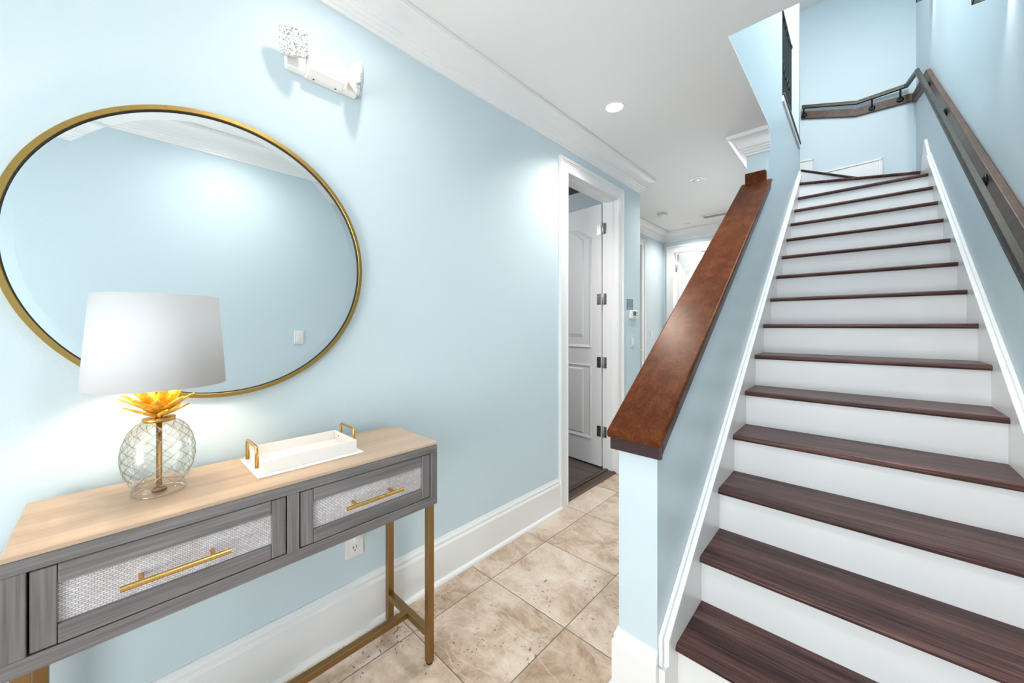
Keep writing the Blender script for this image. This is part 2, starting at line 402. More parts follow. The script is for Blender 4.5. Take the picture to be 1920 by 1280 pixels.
# stair wall: raking half wall, full wall, opening with sill, end post
def zcap(y): return 0.935 + 0.70 * (y - 1.222)     # top of the wooden cap
YW0, YW1 = 1.24, 3.30
m = MB()
m.prism([(YW0, 0), (YW1, 0), (YW1, zcap(YW1) - 0.03), (YW0, zcap(YW0) - 0.03)], 0, SL, SR)
m.box(SL, SR, YW1, 3.965, 0, ZT).box(SL, SR, YH, YW1, ZC + 0.012, ZT).box(SL, SR, 3.965, 5.17, 0, 3.29).box(SL, SR, 3.965, 5.17, 5.15, ZT).box(SL, SR, 5.17, 5.27, 0, ZT)
struct(m.build('wall_stair', M['satin_blue']))

# ceilings and upper floor
m = MB(); m.box(-4.6, -0.480, Y0 - 0.14, YW1 + 0.002, ZC, ZC + 0.012).box(-4.6, -0.56, YW1 + 0.002, YF, ZC, ZC + 0.012).box(-0.480, XR, Y0 - 0.14, YH, ZC, ZC + 0.012)
m.box(-0.480, XR, YH - 0.12, YH, ZC + 0.012, ZU + 0.02)
struct(m.build('ceiling', M['ceiling']))
m = MB(); m.box(-2.0, SL, YH, 5.27, ZC + 0.012, ZU).box(SR, XR, YH - 0.6, YH - 0.12, ZU, ZU + 0.02)
struct(m.build('floor_upper', M['plank']))
struct(B(-3.3, 0.6, YH - 0.7, YB + 0.14, ZT, ZT + 0.1).build('ceiling_upper', M['ceiling']))
m = MB(); m.box(-1.84, -1.70, YH - 0.1, YB, ZU, ZT).box(-1.70, XR, YH - 0.26, YH - 0.12, ZU + 0.02, ZT)
struct(m.build('wall_upper', M['blue']))

# slate room behind the open door
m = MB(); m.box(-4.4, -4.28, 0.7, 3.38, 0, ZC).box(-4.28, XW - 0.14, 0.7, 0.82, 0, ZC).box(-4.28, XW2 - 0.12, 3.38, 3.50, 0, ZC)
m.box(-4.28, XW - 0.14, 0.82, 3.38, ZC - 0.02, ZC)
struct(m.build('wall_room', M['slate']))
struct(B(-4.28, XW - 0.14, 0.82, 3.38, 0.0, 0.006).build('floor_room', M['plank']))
l = bpy.data.lights.new('room_fill', 'POINT'); l.energy = 12; l.shadow_soft_size = 0.12  # added lamp without a fixture, lifts the slate room and the open door
o = bpy.data.objects.new('room_fill', l); COL.objects.link(o); o.location = (-2.9, 1.9, 2.3)
# bright room past the far doorway
YR = 9.8
m = MB(); m.box(-4.6, -4.5, YF + 0.12, YR, 0, 2.9).box(-0.7, -0.6, YF + 0.12, YR, 0, 2.9)
m.box(-4.5, -3.25, YR, YR + 0.1, 0, 2.9).box(-1.75, -0.7, YR, YR + 0.1, 0, 2.9).box(-3.25, -1.75, YR, YR + 0.1, 2.36, 2.9).box(-3.25, -1.75, YR, YR + 0.1, 0, 0.8)
struct(m.build('wall_bright_room', M['white_room']))
struct(B(-4.5, -0.7, YF + 0.12, YR, ZC, ZC + 0.012).build('ceiling_bright_room', M['white_room']))
struct(B(-4.5, -0.7, YF + 0.12, YR, -0.1, 0.0).build('floor_bright_room', M['tile']))
win = struct_empty('window_2', (-2.5, YR, 0.8))
m = MB()
m.box(-3.25, -3.19, YR + 0.02, YR + 0.08, 0.8, 2.36).box(-1.81, -1.75, YR + 0.02, YR + 0.08, 0.8, 2.36).box(-3.19, -1.81, YR + 0.02, YR + 0.08, 0.8, 0.86).box(-3.19, -1.81, YR + 0.02, YR + 0.08, 2.30, 2.36).box(-2.53, -2.47, YR + 0.02, YR + 0.08, 0.86, 2.30)
m.build('window_frame', M['screen'], win, 0.003)
m = MB(); m.box(-3.36, -1.64, YR - 0.02, YR, 2.36, 2.47).box(-3.36, -3.25, YR - 0.02, YR, 0.8, 2.36).box(-1.75, -1.64, YR - 0.02, YR, 0.8, 2.36)
m.build('window_casing', M['trim'], win, 0.004)
B(-3.19, -1.81, YR + 0.045, YR + 0.051, 0.86, 2.30).build('pane', M['pane'], win)

# crown moulding
def arc(cx, cz, r, a0, a1, n): return [(cx + r * math.cos(math.radians(a0 + (a1 - a0) * i / n)), cz + r * math.sin(math.radians(a0 + (a1 - a0) * i / n))) for i in range(n + 1)]
CROWN = [(0, -0.148), (0.010, -0.148), (0.012, -0.144), (0.012, -0.134), (0.020, -0.131), (0.024, -0.126), (0.024, -0.117), (0.032, -0.114), (0.036, -0.109), (0.036, -0.101), (0.044, -0.098), (0.048, -0.093), (0.048, -0.085)]
CROWN += arc(0.104, -0.085, 0.054, 175, 95, 8) + [(0.108, -0.029), (0.112, -0.024), (0.112, -0.004), (0.108, 0.0), (0, 0)]
struct(MB().sweep([(XW, Y0), (XW, YC), (XW2, YC), (XW2, YF), (SL, YF), (SL, YW1), (SR + 0.013, YW1)], CROWN, ZC).build('trim_1', M['trim']))
struct(MB().sweep([(XR, YH), (XR, Y0), (XW + 0.112, Y0)], CROWN, ZC).build('trim_2', M['trim']))
struct(MB().sweep([(-4.5, YR), (-0.7, YR)], CROWN, ZC).build('trim_3', M['trim']))

# baseboards
BASE = [(0, 0), (0.036, 0), (0.036, 0.006), (0.033, 0.014), (0.027, 0.019), (0.019, 0.020), (0.019, 0.176), (0.016, 0.184), (0.013, 0.188), (0.013, 0.200), (0.010, 0.208), (0.007, 0.212), (0.006, 0.220), (0, 0.220)]
struct(MB().sweep([(XW, Y0), (XW, D0 - 0.09)], BASE, 0).build('baseboard_left', M['trim']))
struct(MB().sweep([(XW, D1 + 0.112), (XW, YC), (XW2, YC), (XW2, D20 - 0.1)], BASE, 0).build('baseboard_corner', M['trim']))
struct(MB().sweep([(XW2, D21 + 0.1), (XW2, YF), (FX0 - 0.1, YF)], BASE, 0).build('baseboard_far', M['trim']))
struct(MB().sweep([(FX1 + 0.1, YF), (SL, YF), (SL, YW0), (SR + 0.003, YW0)], BASE, 0).build('baseboard_stair', M['trim']))
struct(MB().sweep([(XR, N1 - 0.12), (XR, Y0), (XW + 0.036, Y0)], BASE, 0).build('baseboard_right', M['trim']))

# door casings and jambs
def casing_x(name, x, s, y0, y1, zt, wd=0.10, z0=0.0):
    """casing on a wall plane x facing s*X around an opening y0..y1, top zt"""
    m = MB()
    def bx(ya, yb, za, zb, d0, d1): m.box(*(sorted((x + s * d0, x + s * d1))), ya, yb, za, zb)
    for (o0, o1, d) in ((0.0, 0.010, 0.018), (0.010, wd - 0.030, 0.014), (wd - 0.030, wd - 0.020, 0.018), (wd - 0.020, wd, 0.024)):
        bx(y0 - o1, y0 - o0, z0, zt + o1, 0, d); bx(y1 + o0, y1 + o1, z0, zt + o1, 0, d); bx(y0 - o0, y1 + o0, zt + o0, zt + o1, 0, d)
    return struct(m.build(name, M['trim'], None, 0.0, 1, weld=False))
def casing_y(name, y, s, x0, x1, zt, wd=0.10):
    m = MB()
    def bx(xa, xb, za, zb, d0, d1): m.box(xa, xb, *(sorted((y + s * d0, y + s * d1))), za, zb)
    for (o0, o1, d) in ((0.0, 0.010, 0.018), (0.010, wd - 0.030, 0.014), (wd - 0.030, wd - 0.020, 0.018), (wd - 0.020, wd, 0.024)):
        bx(x0 - o1, x0 - o0, 0, zt + o1, 0, d); bx(x1 + o0, x1 + o1, 0, zt + o1, 0, d); bx(x0 - o0, x1 + o0, zt + o0, zt + o1, 0, d)
    return struct(m.build(name, M['trim'], None, 0.0, 1, weld=False))
casing_x('trim_4', XW, 1, D0, D1, DT, 0.098)
m = MB(); J0, J1 = XW - 0.14, XW
m.box(J0, J1, D0 - 0.02, D0, 0, DT).box(J0, J1, D1, D1 + 0.02, 0, DT).box(J0, J1, D0 - 0.02, D1 + 0.02, DT, DT + 0.02)
m.box(J0 + 0.045, J1 - 0.035, D0, D0 + 0.012, 0, DT - 0.012).box(J0 + 0.045, J1 - 0.035, D1 - 0.012, D1, 0, DT - 0.012).box(J0 + 0.045, J1 - 0.035, D0, D1, DT - 0.012, DT)
struct(m.build('trim_5', M['trim'], None, 0.0015, 1, weld=False))
casing_x('trim_6', XW2, 1, D20, D21, DT)
casing_y('trim_7', YF, -1, FX0, FX1, DT)
m = MB()
m.box(FX0 - 0.02, FX0, YF, YF + 0.12, 0, DT).box(FX1, FX1 + 0.02, YF, YF + 0.12, 0, DT).box(FX0 - 0.02, FX1 + 0.02, YF, YF + 0.12, DT, DT + 0.02)
struct(m.build('trim_8', M['trim'], None, 0.0015, 1, weld=False))

# ------------------------------------------------------------------ doors
def place(o, mat): o.data.transform(mat)
def panel_loop(m, pts, w_, d, to3, closed=True):
    """moulding along a 2D outline; ridge of width w_ and height d"""
    n = len(pts); P = [Vector(p) for p in pts]; V = []; F = []
    for i in range(n):
        a = (P[i] - P[i - 1]).normalized(); b = (P[(i + 1) % n] - P[i]).normalized()
        na, nb = Vector((-a.y, a.x)), Vector((-b.y, b.x)); mt = (na + nb) / max(0.3, 1 + na.dot(nb))
        for (o, h) in ((0, 0), (0.004, d), (w_ * 0.5, d * 0.6), (w_, 0)): V.append(to3(P[i] + mt * o, h))
    for i in range(n):
        j = (i + 1) % n
        for k in range(3): F.append((i * 4 + k, j * 4 + k, j * 4 + k + 1, i * 4 + k + 1))
    m.add(V, F)
def make_leaf_panels(m, width, to3, z_lo=0.23, z_mid0=0.92, z_mid1=1.08, z_hi=2.22):
    x0, x1 = 0.105, width - 0.105
    low = [(x0, z_lo), (x1, z_lo), (x1, z_mid0), (x0, z_mid0)]
    up = [(x0, z_mid1), (x1, z_mid1), (x1, z_hi - 0.11)]
    for i in range(1, 12):
        t = i / 12; up.append((x1 + (x0 - x1) * t, z_hi - 0.11 + 0.11 * math.sin(PI * t)))
    up.append((x0, z_hi - 0.11))
    for pl in (low, up):
        panel_loop(m, pl, 0.030, 0.009, to3)
        c = Vector((sum(p[0] for p in pl) / len(pl), sum(p[1] for p in pl) / len(pl)))
        ins = [((p[0] - c.x) * (1 - 0.09 / (x1 - x0) * 2) + c.x, (p[1] - c.y) * (1 - 0.09 / 0.9 * 1.0) + c.y) for p in pl]
        n = len(ins)
        V = [to3(Vector(p), 0.0) for p in ins] + [to3(Vector(((p[0] - c.x) * 0.94 + c.x, (p[1] - c.y) * 0.96 + c.y)), 0.007) for p in ins]
        m.add(V, [tuple(range(n, 2 * n))] + [(i, (i + 1) % n, (i + 1) % n + n, i + n) for i in range(n)])
# door_1: hinged at the far jamb of the left-wall doorway, swung into the slate room
HX, HY = XW - 0.142, D1 - 0.006
dirv = Vector((-1.0, 0.085)).normalized(); nrm = Vector((-dirv.y, dirv.x)) * 1.0
if nrm.y > 0: nrm = -nrm                          # visible face looks back towards the camera (-Y)
LW, LT = 0.755, 0.035
def leaf_pt(a, z, d):                              # a along the leaf from the hinge, d out of the visible face
    q = Vector((HX, HY)) + dirv * a + nrm * d; return (q.x, q.y, z)
d1 = struct_empty('door_1', (HX, HY, 0.012))
m = MB(); zb, zt_ = 0.022, DT - 0.006; off = 0.012
V = [leaf_pt(a, z, d) for a in (off, off + LW) for d in (-LT, 0) for z in (zb, zt_)]
m.add(V, [(0, 1, 3, 2), (4, 6, 7, 5), (0, 4, 5, 1), (2, 3, 7, 6), (0, 2, 6, 4), (1, 5, 7, 3)])
make_leaf_panels(m, LW, lambda p, h: leaf_pt(off + p.x, p.y + zb, h))
m.build('door_leaf', M['door'], d1, weld=False)
for hz in (2.19, 1.55, 0.973, 0.343):
    m = MB()
    m.lathe([(0.0065, -0.051), (0.0065, 0.051)], HX + 0.012, HY + 0.0 - 0.006, hz, 12)
    # leaf plate on the door face, leaf plate on the jamb
    V = [leaf_pt(a, hz + z, d) for a in (0.012, 0.056) for d in (0.0, 0.003) for z in (-0.05, 0.05)]
    m.add(V, [(0, 1, 3, 2), (4, 6, 7, 5), (0, 4, 5, 1), (2, 3, 7, 6), (0, 2, 6, 4), (1, 5, 7, 3)])
    m.box(XW - 0.140, XW - 0.100, D1 - 0.003, D1 - 0.0002, hz - 0.05, hz + 0.05)
    h = m.build('hinge', M['steel'], d1, 0.001, 1, weld=False)
    h['label'] = 'satin nickel door hinge'
    for dz in (-0.035, -0.012, 0.012, 0.035):
        MB().lathe([(0.0035, 0.0), (0.0035, 0.0008)], XW - 0.112 + (0.006 if abs(dz) < 0.02 else 0), D1 - 0.0038, hz + dz, 10, 'y').build('screw', M['dark'], h)
        q = leaf_pt(0.040, hz + dz, 0.0036); MB().lathe([(0.0035, -0.0006), (0.0035, 0.0006)], q[0], q[1], q[2], 10, 'y').build('screw', M['dark'], h)
# door_2: closed in the recessed left wall
d2 = struct_empty('door_2', (XW2 - 0.03, D21, 0.0))
m = MB(); m.box(XW2 - 0.045, XW2 - 0.010, D20, D21, 0.008, DT)
make_leaf_panels(m, D21 - D20, lambda p, h: (XW2 - 0.010 + h, D20 + p.x, p.y))
m.build('door_leaf', M['door'], d2, weld=False)
m = MB(); m.lathe([(0.026, 0), (0.026, 0.008), (0.012, 0.012), (0.010, 0.045)], XW2 - 0.010, D21 - 0.065, 0.976, 20, 'x')
m.tube([(XW2 + 0.033, D21 - 0.065, 0.976), (XW2 + 0.036, D21 - 0.10, 0.977), (XW2 + 0.035, D21 - 0.17, 0.972)], 0.008, 10)
m.build('door_handle', M['steel'], d2)
# door_3: white door swung open into the bright room
d3 = struct_empty('door_3', (FX0 + 0.012, YF + 0.12, 0.0))
dv3 = Vector((0.10, 1.0)).normalized(); n3 = Vector((dv3.y, -dv3.x))
def l3(a, z, d): q = Vector((FX0 + 0.004, YF + 0.125)) + dv3 * a + n3 * d; return (q.x, q.y, z)
m = MB(); V = [l3(a, z, d) for a in (0, 0.84) for d in (0, 0.035) for z in (0.012, DT - 0.004)]
m.add(V, [(0, 1, 3, 2), (4, 6, 7, 5), (0, 4, 5, 1), (2, 3, 7, 6), (0, 2, 6, 4), (1, 5, 7, 3)])
make_leaf_panels(m, 0.84, lambda p, h: l3(p.x, p.y, 0.035 + h))
m.build('door_leaf', M['door'], d3, weld=False)
for hz in (2.20, 1.55, 0.97, 0.34):
    m = MB(); m.lathe([(0.0065, -0.051), (0.0065, 0.051)], FX0 + 0.006, YF + 0.115, hz, 12); m.box(FX0 + 0.0002, FX0 + 0.003, YF + 0.07, YF + 0.112, hz - 0.05, hz + 0.05)
    h = m.build('hinge', M['steel'], d3, weld=False); h['label'] = 'satin nickel door hinge'
# threshold
th = empty('threshold', (XW - 0.08, 2.66, 0), 'dark brown wooden threshold strip under the open white door', 'threshold')
m = MB(); m.prism([(XW - 0.004, 0), (XW - 0.004, 0.006), (XW - 0.018, 0.012), (XW - 0.075, 0.014), (XW - 0.075, 0)], 1, D0, D1)
# prism axis 1 expects (x, z)
m.build('sill_plate', M['threshold'], th)
m = MB(); m.prism([(XW - 0.078, 0.0), (XW - 0.078, 0.020), (XW - 0.095, 0.022), (XW - 0.138, 0.010), (XW - 0.142, 0.006), (XW - 0.142, 0.0)], 1, D0, D1)
m.build('ridge', M['threshold'], th)

# ------------------------------------------------------------------ wooden wall cap on the raking half wall
cp = empty('sloped_coping', (-0.565, 1.222, 0), 'red-brown wooden cap sloping up along the top of the half wall beside the stairs', 'wall cap')
CY0, CY1 = 1.212, 3.298
m = MB(); m.prism([(CY0, zcap(CY0) - 0.026), (CY1, zcap(CY1) - 0.026), (CY1, zcap(CY1)), (CY0, zcap(CY0))], 0, -0.668, -0.470)
m.build('top_board', M['cap'], cp, 0.007, 3)
ap0, ap1 = CY0 + 0.008, CY1
apm = YW0 - 0.0005
for (xa, xb) in ((SR + 0.0005, -0.476), (-0.658, SL - 0.0005)):
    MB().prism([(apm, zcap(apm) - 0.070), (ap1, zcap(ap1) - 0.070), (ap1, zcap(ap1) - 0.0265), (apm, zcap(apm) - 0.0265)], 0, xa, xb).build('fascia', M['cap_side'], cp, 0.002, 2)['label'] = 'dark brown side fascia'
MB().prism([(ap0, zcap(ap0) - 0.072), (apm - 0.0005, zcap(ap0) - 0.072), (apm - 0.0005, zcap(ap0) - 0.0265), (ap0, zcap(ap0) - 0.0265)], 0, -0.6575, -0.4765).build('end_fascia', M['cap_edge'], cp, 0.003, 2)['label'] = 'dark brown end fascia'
m = MB(); m.prism([(-0.640, zcap(3.27) + 0.002), (-0.505, zcap(3.27) + 0.002), (-0.505, zcap(3.28) + 0.072), (-0.515, zcap(3.28) + 0.082), (-0.640, zcap(3.28) + 0.082)], 1, 3.276, 3.299)
m.build('end_block', M['cap'], cp, 0.003, 2)

# ------------------------------------------------------------------ staircase
st = empty('staircase', (0, N1, 0), 'steep straight staircase with dark oak treads and white risers turning left at top', 'stairs')
TX0, TX1 = -0.4725, 0.4325
SKW = 0.022
def nose(i): return N1 + RUN * (i - 1)
def tread_poly(x0, x1, y0, y1, z, th=0.026):
    prof = [(y1, z - th), (y1, z)] + [(y0 + 0.013 + 0.013 * math.cos(math.radians(a)), z - 0.013 + 0.013 * math.sin(math.radians(a))) for a in range(90, 271, 20)]
    mm = MB(); mm.prism(prof, 0, x0, x1); return mm
for i in range(1, 14):
    z = RISE * i
    tread_poly(TX0, TX1, nose(i), nose(i + 1) + 0.035, z).build('tread', M['tread'], st)
    r = B(TX0, TX1, nose(i) + 0.026, nose(i) + 0.044, RISE * (i - 1), z - 0.026).build('riser', M['riser'], st)
# winders
A15, B15 = (-0.4725, 4.935), (0.4325, 5.375)
A16, B16 = (-0.4725, 5.085), (0.185, YB)
A17, B17 = (-0.500, 5.285), (-0.70, YB)
def winder(poly, z, edge, th=0.026):
    mm = MB(); mm.prism(poly, 2, z - th, z); mm.build('tread', M['tread'], st, 0.010, 3)
    a, b = Vector(edge[0]), Vector(edge[1]); d = (b - a).normalized(); nn = Vector((-d.y, d.x))
    q = [a + nn * 0.026, b + nn * 0.026, b + nn * 0.044, a + nn * 0.044]
    mm = MB(); mm.prism([(min(max(p.x, min(a.x, TX0) if b.x < TX0 - 0.1 else TX0), TX1) if b.x > TX0 - 0.1 else p.x, min(p.y, YB)) for p in q], 2, z - RISE, z - th); mm.build('riser', M['riser'], st)
winder([(TX0, nose(14)), (TX1, nose(14)), (TX1, B15[1] + 0.04), (TX0, A15[1] + 0.04)], RISE * 14, ((TX0, nose(14)), (TX1, nose(14))))
winder([A15, B15, (TX1, YB), (B16[0] - 0.02, YB), (TX0, A16[1] + 0.05)], RISE * 15, (A15, B15))
winder([A16, B16, (B17[0] - 0.02, YB), (-0.53, 5.30), (-0.49, 5.275), (TX0, 5.275)], RISE * 16, (A16, B16))
winder([A17, B17, (-1.69, YB), (-1.69, 5.285)], RISE * 17, (A17, B17))
# skirt boards: white faces with a raking moulding on top
def zs(y): return 0.27 + 0.703 * (y - 1.26)
def skirt(xa, xb, ytop, y_start=1.244):
    mm = MB(); mm.prism([(y_start, 0), (y_start, 0.16), (1.262, 0.16), (1.262, zs(1.262) - 0.02), (ytop, zs(ytop) - 0.02), (ytop, zs(ytop) - 0.55), (1.9, 0)], 0, xa, xb); return mm
def skirt_trim(x_wall, s, ytop, wd, th):
    mm = MB()
    k = 0.703; c = math.sqrt(1 + k * k)
    for (o0, o1, d) in ((0.0, 0.012, 0.45), (0.012, 0.0155, 0.15), (0.0155, 0.036, 1.0), (0.036, 0.0395, 0.25), (0.0395, wd, 0.72)):
        v0, v1 = o0 * c, o1 * c
        h0, h1 = o0, o1
        poly = [(1.246 + h0, 0.165 if s > 0 else 0.0), (1.246 + h0, zs(1.246 + h0) - v0 + 0.0), (ytop, zs(ytop) - v0), (ytop, zs(ytop) - v1), (1.246 + h1, zs(1.246 + h1) - v1), (1.246 + h1, 0.165 if s > 0 else 0.0)]
        xs = sorted((x_wall, x_wall + s * th * d)); mm.prism(poly, 0, xs[0], xs[1])
    return mm
sk = skirt(SR + 0.0005, TX0 + 0.001, 5.168).build('skirt_board', M['trim'], st)
skirt_trim(SR + 0.0005, 1, 5.168, 0.052, 0.030).build('skirt_moulding', M['trim'], sk, 0.0012, 1, weld=False)
sk = skirt(TX1 - 0.001, XR - 0.0005, 4.90).build('skirt_board', M['trim'], st)
skirt_trim(XR - 0.0005, -1, 4.90, 0.052, 0.030).build('skirt_moulding', M['trim'], sk, 0.0012, 1, weld=False)
# stepped baseboards round the winders
m = MB(); m.prism([(4.90, 2.55), (5.40, 2.75), (5.40, 2.86), (5.175, 3.03), (5.155, 3.04), (4.90, 2.80)], 0, TX1 + 0.002, XR - 0.0005)
m.build('winder_skirt', M['trim'], st, 0.002, 1)
def back_skirt(x0, x1, zl, zh, zr):
    mm = MB(); mm.prism([(x0, zl), (x1, zl), (x1, zr), (x0, zh)], 1, YB - 0.016, YB - 0.0005)
    mm.prism([(x0, zh - 0.022), (x1, zr - 0.022), (x1, zr), (x0, zh)], 1, YB - 0.026, YB - 0.0005)
    mm.box(x1 - 0.035, x1 - 0.014, YB - 0.022, YB - 0.0005, zl, zr - 0.022).box(x1 - 0.010, x1, YB - 0.026, YB - 0.0005, zl, zr)
    return mm
back_skirt(-0.45, 0.19, RISE * 15, RISE * 16 + 0.235, RISE * 16 + 0.250).build('winder_skirt', M['trim'], st, 0.002, 1, weld=False)
back_skirt(-0.735, -0.437, RISE * 16 + 0.001, RISE * 17 + 0.27, RISE * 17 + 0.245).build('winder_skirt', M['trim'], st, 0.002, 1, weld=False)
back_skirt(0.20, XR - 0.02, RISE * 14, RISE * 15 + 0.22, RISE * 15 + 0.22).build('winder_skirt', M['trim'], st, 0.002, 1, weld=False)

# sill of the opening high in the stair wall
sc = empty('sill_cap', (-0.565, 4.55, 3.29), 'narrow wooden sill under the iron railing high above the stairs', 'sill')
B(SL - 0.02, SR + 0.020, 3.967, 5.168, 3.305, 3.328).build('top_board', M['board'], sc, 0.004, 2)
B(SR - 0.005, SR + 0.012, 3.967, 5.168, 3.255, 3.306).build('fascia', M['trim'], sc, 0.002, 1)['label'] = 'white fascia'

# iron railing standing on that sill
rl = empty('balcony_railing', (-0.565, 4.8, 3.328), 'black iron baluster railing glimpsed in the opening above the stair wall', 'railing')
RX = -0.567
MB().tube([(RX, 3.98, 4.41), (RX, 5.13, 4.40)], 0.016, 10).build('top_rail', M['iron'], rl)
B(RX - 0.012, RX + 0.012, 3.98, 5.10, 3.40, 3.425).build('bottom_rail', M['iron'], rl, 0.002, 1)
for k in range(9):
    y = 4.06 + 0.118 * k
    m = MB(); m.box(RX - 0.007, RX + 0.007, y - 0.007, y + 0.007, 3.426, 4.39)
    m.lathe([(0.007, -0.05), (0.014, -0.02), (0.014, 0.02), (0.007, 0.05)], RX, y, 3.9, 10)
    m.build('baluster', M['iron'], rl, weld=False)
m = MB(); m.box(RX - 0.014, RX + 0.014, 5.09, 5.118, 3.328, 4.40); m.lathe([(0.018, -0.02), (0.026, 0.0), (0.018, 0.02)], RX, 5.125, 4.39, 14, 'x')
m.build('newel', M['iron'], rl, weld=False)

# ------------------------------------------------------------------ handrail with mounting board
hr = empty('handrail', (0.42, 3.0, 1.9), 'dark bronze handrail on a brown wooden board climbing the right stair wall', 'handrail')
def zb(y): return 1.754 + 0.711 * (y - 2.365)
KY, KZ = 4.93, 1.754 + 0.711 * (4.93 - 2.365)
BZ2 = 3.905                                        # board top at the back corner
BDX0, BDH = 0.425, 0.122
m = MB()
m.prism([(1.78, zb(1.78)), (KY, KZ), (YB - 0.0005, BZ2), (YB - 0.0005, BZ2 - 0.10), (KY, KZ - BDH), (1.78, zb(1.78) - BDH)], 0, BDX0, XR - 0.0005)
m.build('mounting_board', M['board'], hr, 0.004, 2)
YB1 = YB - 0.028
m = MB()
m.prism([(BDX0 + 0.002, 3.905), (-0.045, 3.918), (-0.56, 4.083), (-0.56, 3.990), (-0.045, 3.825), (BDX0 + 0.002, 3.815)], 1, YB1, YB - 0.0005)
m.build('mounting_board', M['board'], hr, 0.003, 2)
# moulded metal rail: swept rounded section
def rail(path, wx, hz, name='rail', prof=None):
    """path of (x,y,z) centres; section width across and height vertical"""
    prof = prof or [(-0.5, -0.5), (-0.5, 0.18), (-0.36, 0.32), (-0.36, 0.5), (0.36, 0.5), (0.36, 0.32), (0.5, 0.18), (0.5, -0.5), (0.25, -0.5), (0.25, -0.4), (-0.25, -0.4), (-0.25, -0.5)]
    P = [Vector(p) for p in path]; n = len(P); V = []; F = []; k = len(prof)
    for i, p in enumerate(P):
        ds = []
        if i > 0: d = P[i] - P[i - 1]; ds.append(Vector((d.x, d.y)).normalized())
        if i < n - 1: d = P[i + 1] - P[i]; ds.append(Vector((d.x, d.y)).normalized())
        ns = [Vector((d.y, -d.x)) for d in ds]; mt = ns[0] if len(ns) == 1 else (ns[0] + ns[1]) / max(0.3, 1 + ns[0].dot(ns[1]))
        for (a, b) in prof: V.append((p.x + mt.x * a * wx, p.y + mt.y * a * wx, p.z + b * hz))
    for i in range(n - 1):
        for j in range(k): F.append((i * k + j, i * k + (j + 1) % k, (i + 1) * k + (j + 1) % k, (i + 1) * k + j))
    F.append(tuple(range(k))); F.append(tuple(range((n - 1) * k, n * k)))
    return MB().add(V, F).build(name, M['bronze'], hr, 0.0015, 1)
RXc = 0.374; dz = 0.022
rail([(RXc, 1.80, zb(1.80) + dz), (RXc, 4.92, zb(4.92) + dz), (RXc, 6.04, 3.985), (-0.03, 6.06, 3.972), (-0.55, 6.06, 4.128)], 0.030, 0.040)
def bracket(p_wall, p_rail):
    m = MB(); a, b = Vector(p_wall), Vector(p_rail)
    mid = Vector((b.x, b.y, a.z)) * 0.75 + a * 0.25
    m.tube([a, a.lerp(mid, 0.6), mid, b], [0.009, 0.008, 0.008, 0.009], 8)
    d = (mid - a); ax = 'x' if abs(d.x) > abs(d.y) else 'y'; sgn = 1 if (d.x if ax == 'x' else d.y) > 0 else -1
    m.lathe([(0.030, 0), (0.030, 0.006 * sgn), (0.014, 0.014 * sgn)], a.x, a.y, a.z, 18, ax)
    m.build('bracket', M['iron'], hr, weld=False)
for y in (1.86, 2.76, 3.85, 4.66):
    bracket((BDX0, y, zb(y) - 0.06), (RXc, y, zb(y) + 0.004))
bracket((0.33, YB1, 3.865), (0.33, 6.06, 3.962)); bracket((0.10, YB1, 3.86), (0.10, 6.06, 3.960)); bracket((-0.53, YB1, 4.02), (-0.53, 6.06, 4.108))

# ------------------------------------------------------------------ wall sconces on the right wall
def sconce(y, z, label):
    e = empty('wall_sconce', (XR, y, z), label, 'wall light', 'sconces on the right stair wall')
    B(XR - 0.012, XR - 0.0005, y - 0.045, y + 0.045, z + 0.06, z + 0.24).build('back_plate', M['iron'], e, 0.003, 2)
    m = MB(); x0, x1 = XR - 0.10, XR - 0.012
    m.box(x0, x1, y - 0.045, y - 0.040, z, z + 0.30).box(x0, x1, y + 0.040, y + 0.045, z, z + 0.30).box(x0, x0 + 0.005, y - 0.04, y + 0.04, z, z + 0.30).box(x1 - 0.005, x1, y - 0.04, y + 0.04, z, z + 0.30)
    m.build('shade', M['iron'], e, weld=False)
    MB().lathe([(0.0, -0.03), (0.018, -0.02), (0.024, 0.0), (0.018, 0.02), (0.0, 0.03)], (x0 + x1) / 2, y, z + 0.14, 16).build('bulb', M['bulb'], e)
    l = bpy.data.lights.new('sconce_light', 'POINT'); l.energy = 6; l.shadow_soft_size = 0.036; l.color = (1, 0.96, 0.9)
    o = bpy.data.objects.new('sconce_light', l); COL.objects.link(o); o.parent = e; o.location = ((x0 + x1) / 2 - XR, 0, 0.14)
sconce(2.52, 2.705, 'dark metal wall sconce above the lower stair handrail, nearer of the two')
sconce(4.74, 4.125, 'dark metal wall sconce high above the top of the stairs, farther of the two')

# ------------------------------------------------------------------ console table
tb = empty('console_table', (-1.367, 0.355, 0), 'grey-washed console table with two woven drawers and thin brass legs', 'table')
TXF, TXB, TYL, TYR, TZ0, TZ1 = -1.200, -1.537, -0.150, 0.860, 0.614, 0.855
TP = 0.033
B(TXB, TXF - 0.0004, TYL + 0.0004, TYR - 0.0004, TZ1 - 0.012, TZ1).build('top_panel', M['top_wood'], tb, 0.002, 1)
m = MB(); m.box(TXB, TXF, TYL, TYR, TZ1 - 0.040, TZ1 - 0.0125).box(TXB, TXF, TYL, TYR, TZ0, TZ0 + TP)
m.box(TXB, TXB + 0.015, TYL + TP, TYR - TP, TZ0 + TP, TZ1 - 0.04)
m.build('case', M['grey_wood'], tb, 0.002, 1, weld=False)
for (xa, ya, yb_) in ((TXB, TYL, TYL + TP), (TXB, TYR - TP + 0.004, TYR), (TXB + 0.015, 0.342, 0.373)):
    B(xa, TXF - 0.0003, ya, yb_, TZ0 + TP, TZ1 - 0.04).build('case_upright', M['grey_wood_v'], tb, 0.0015, 1, weld=False)
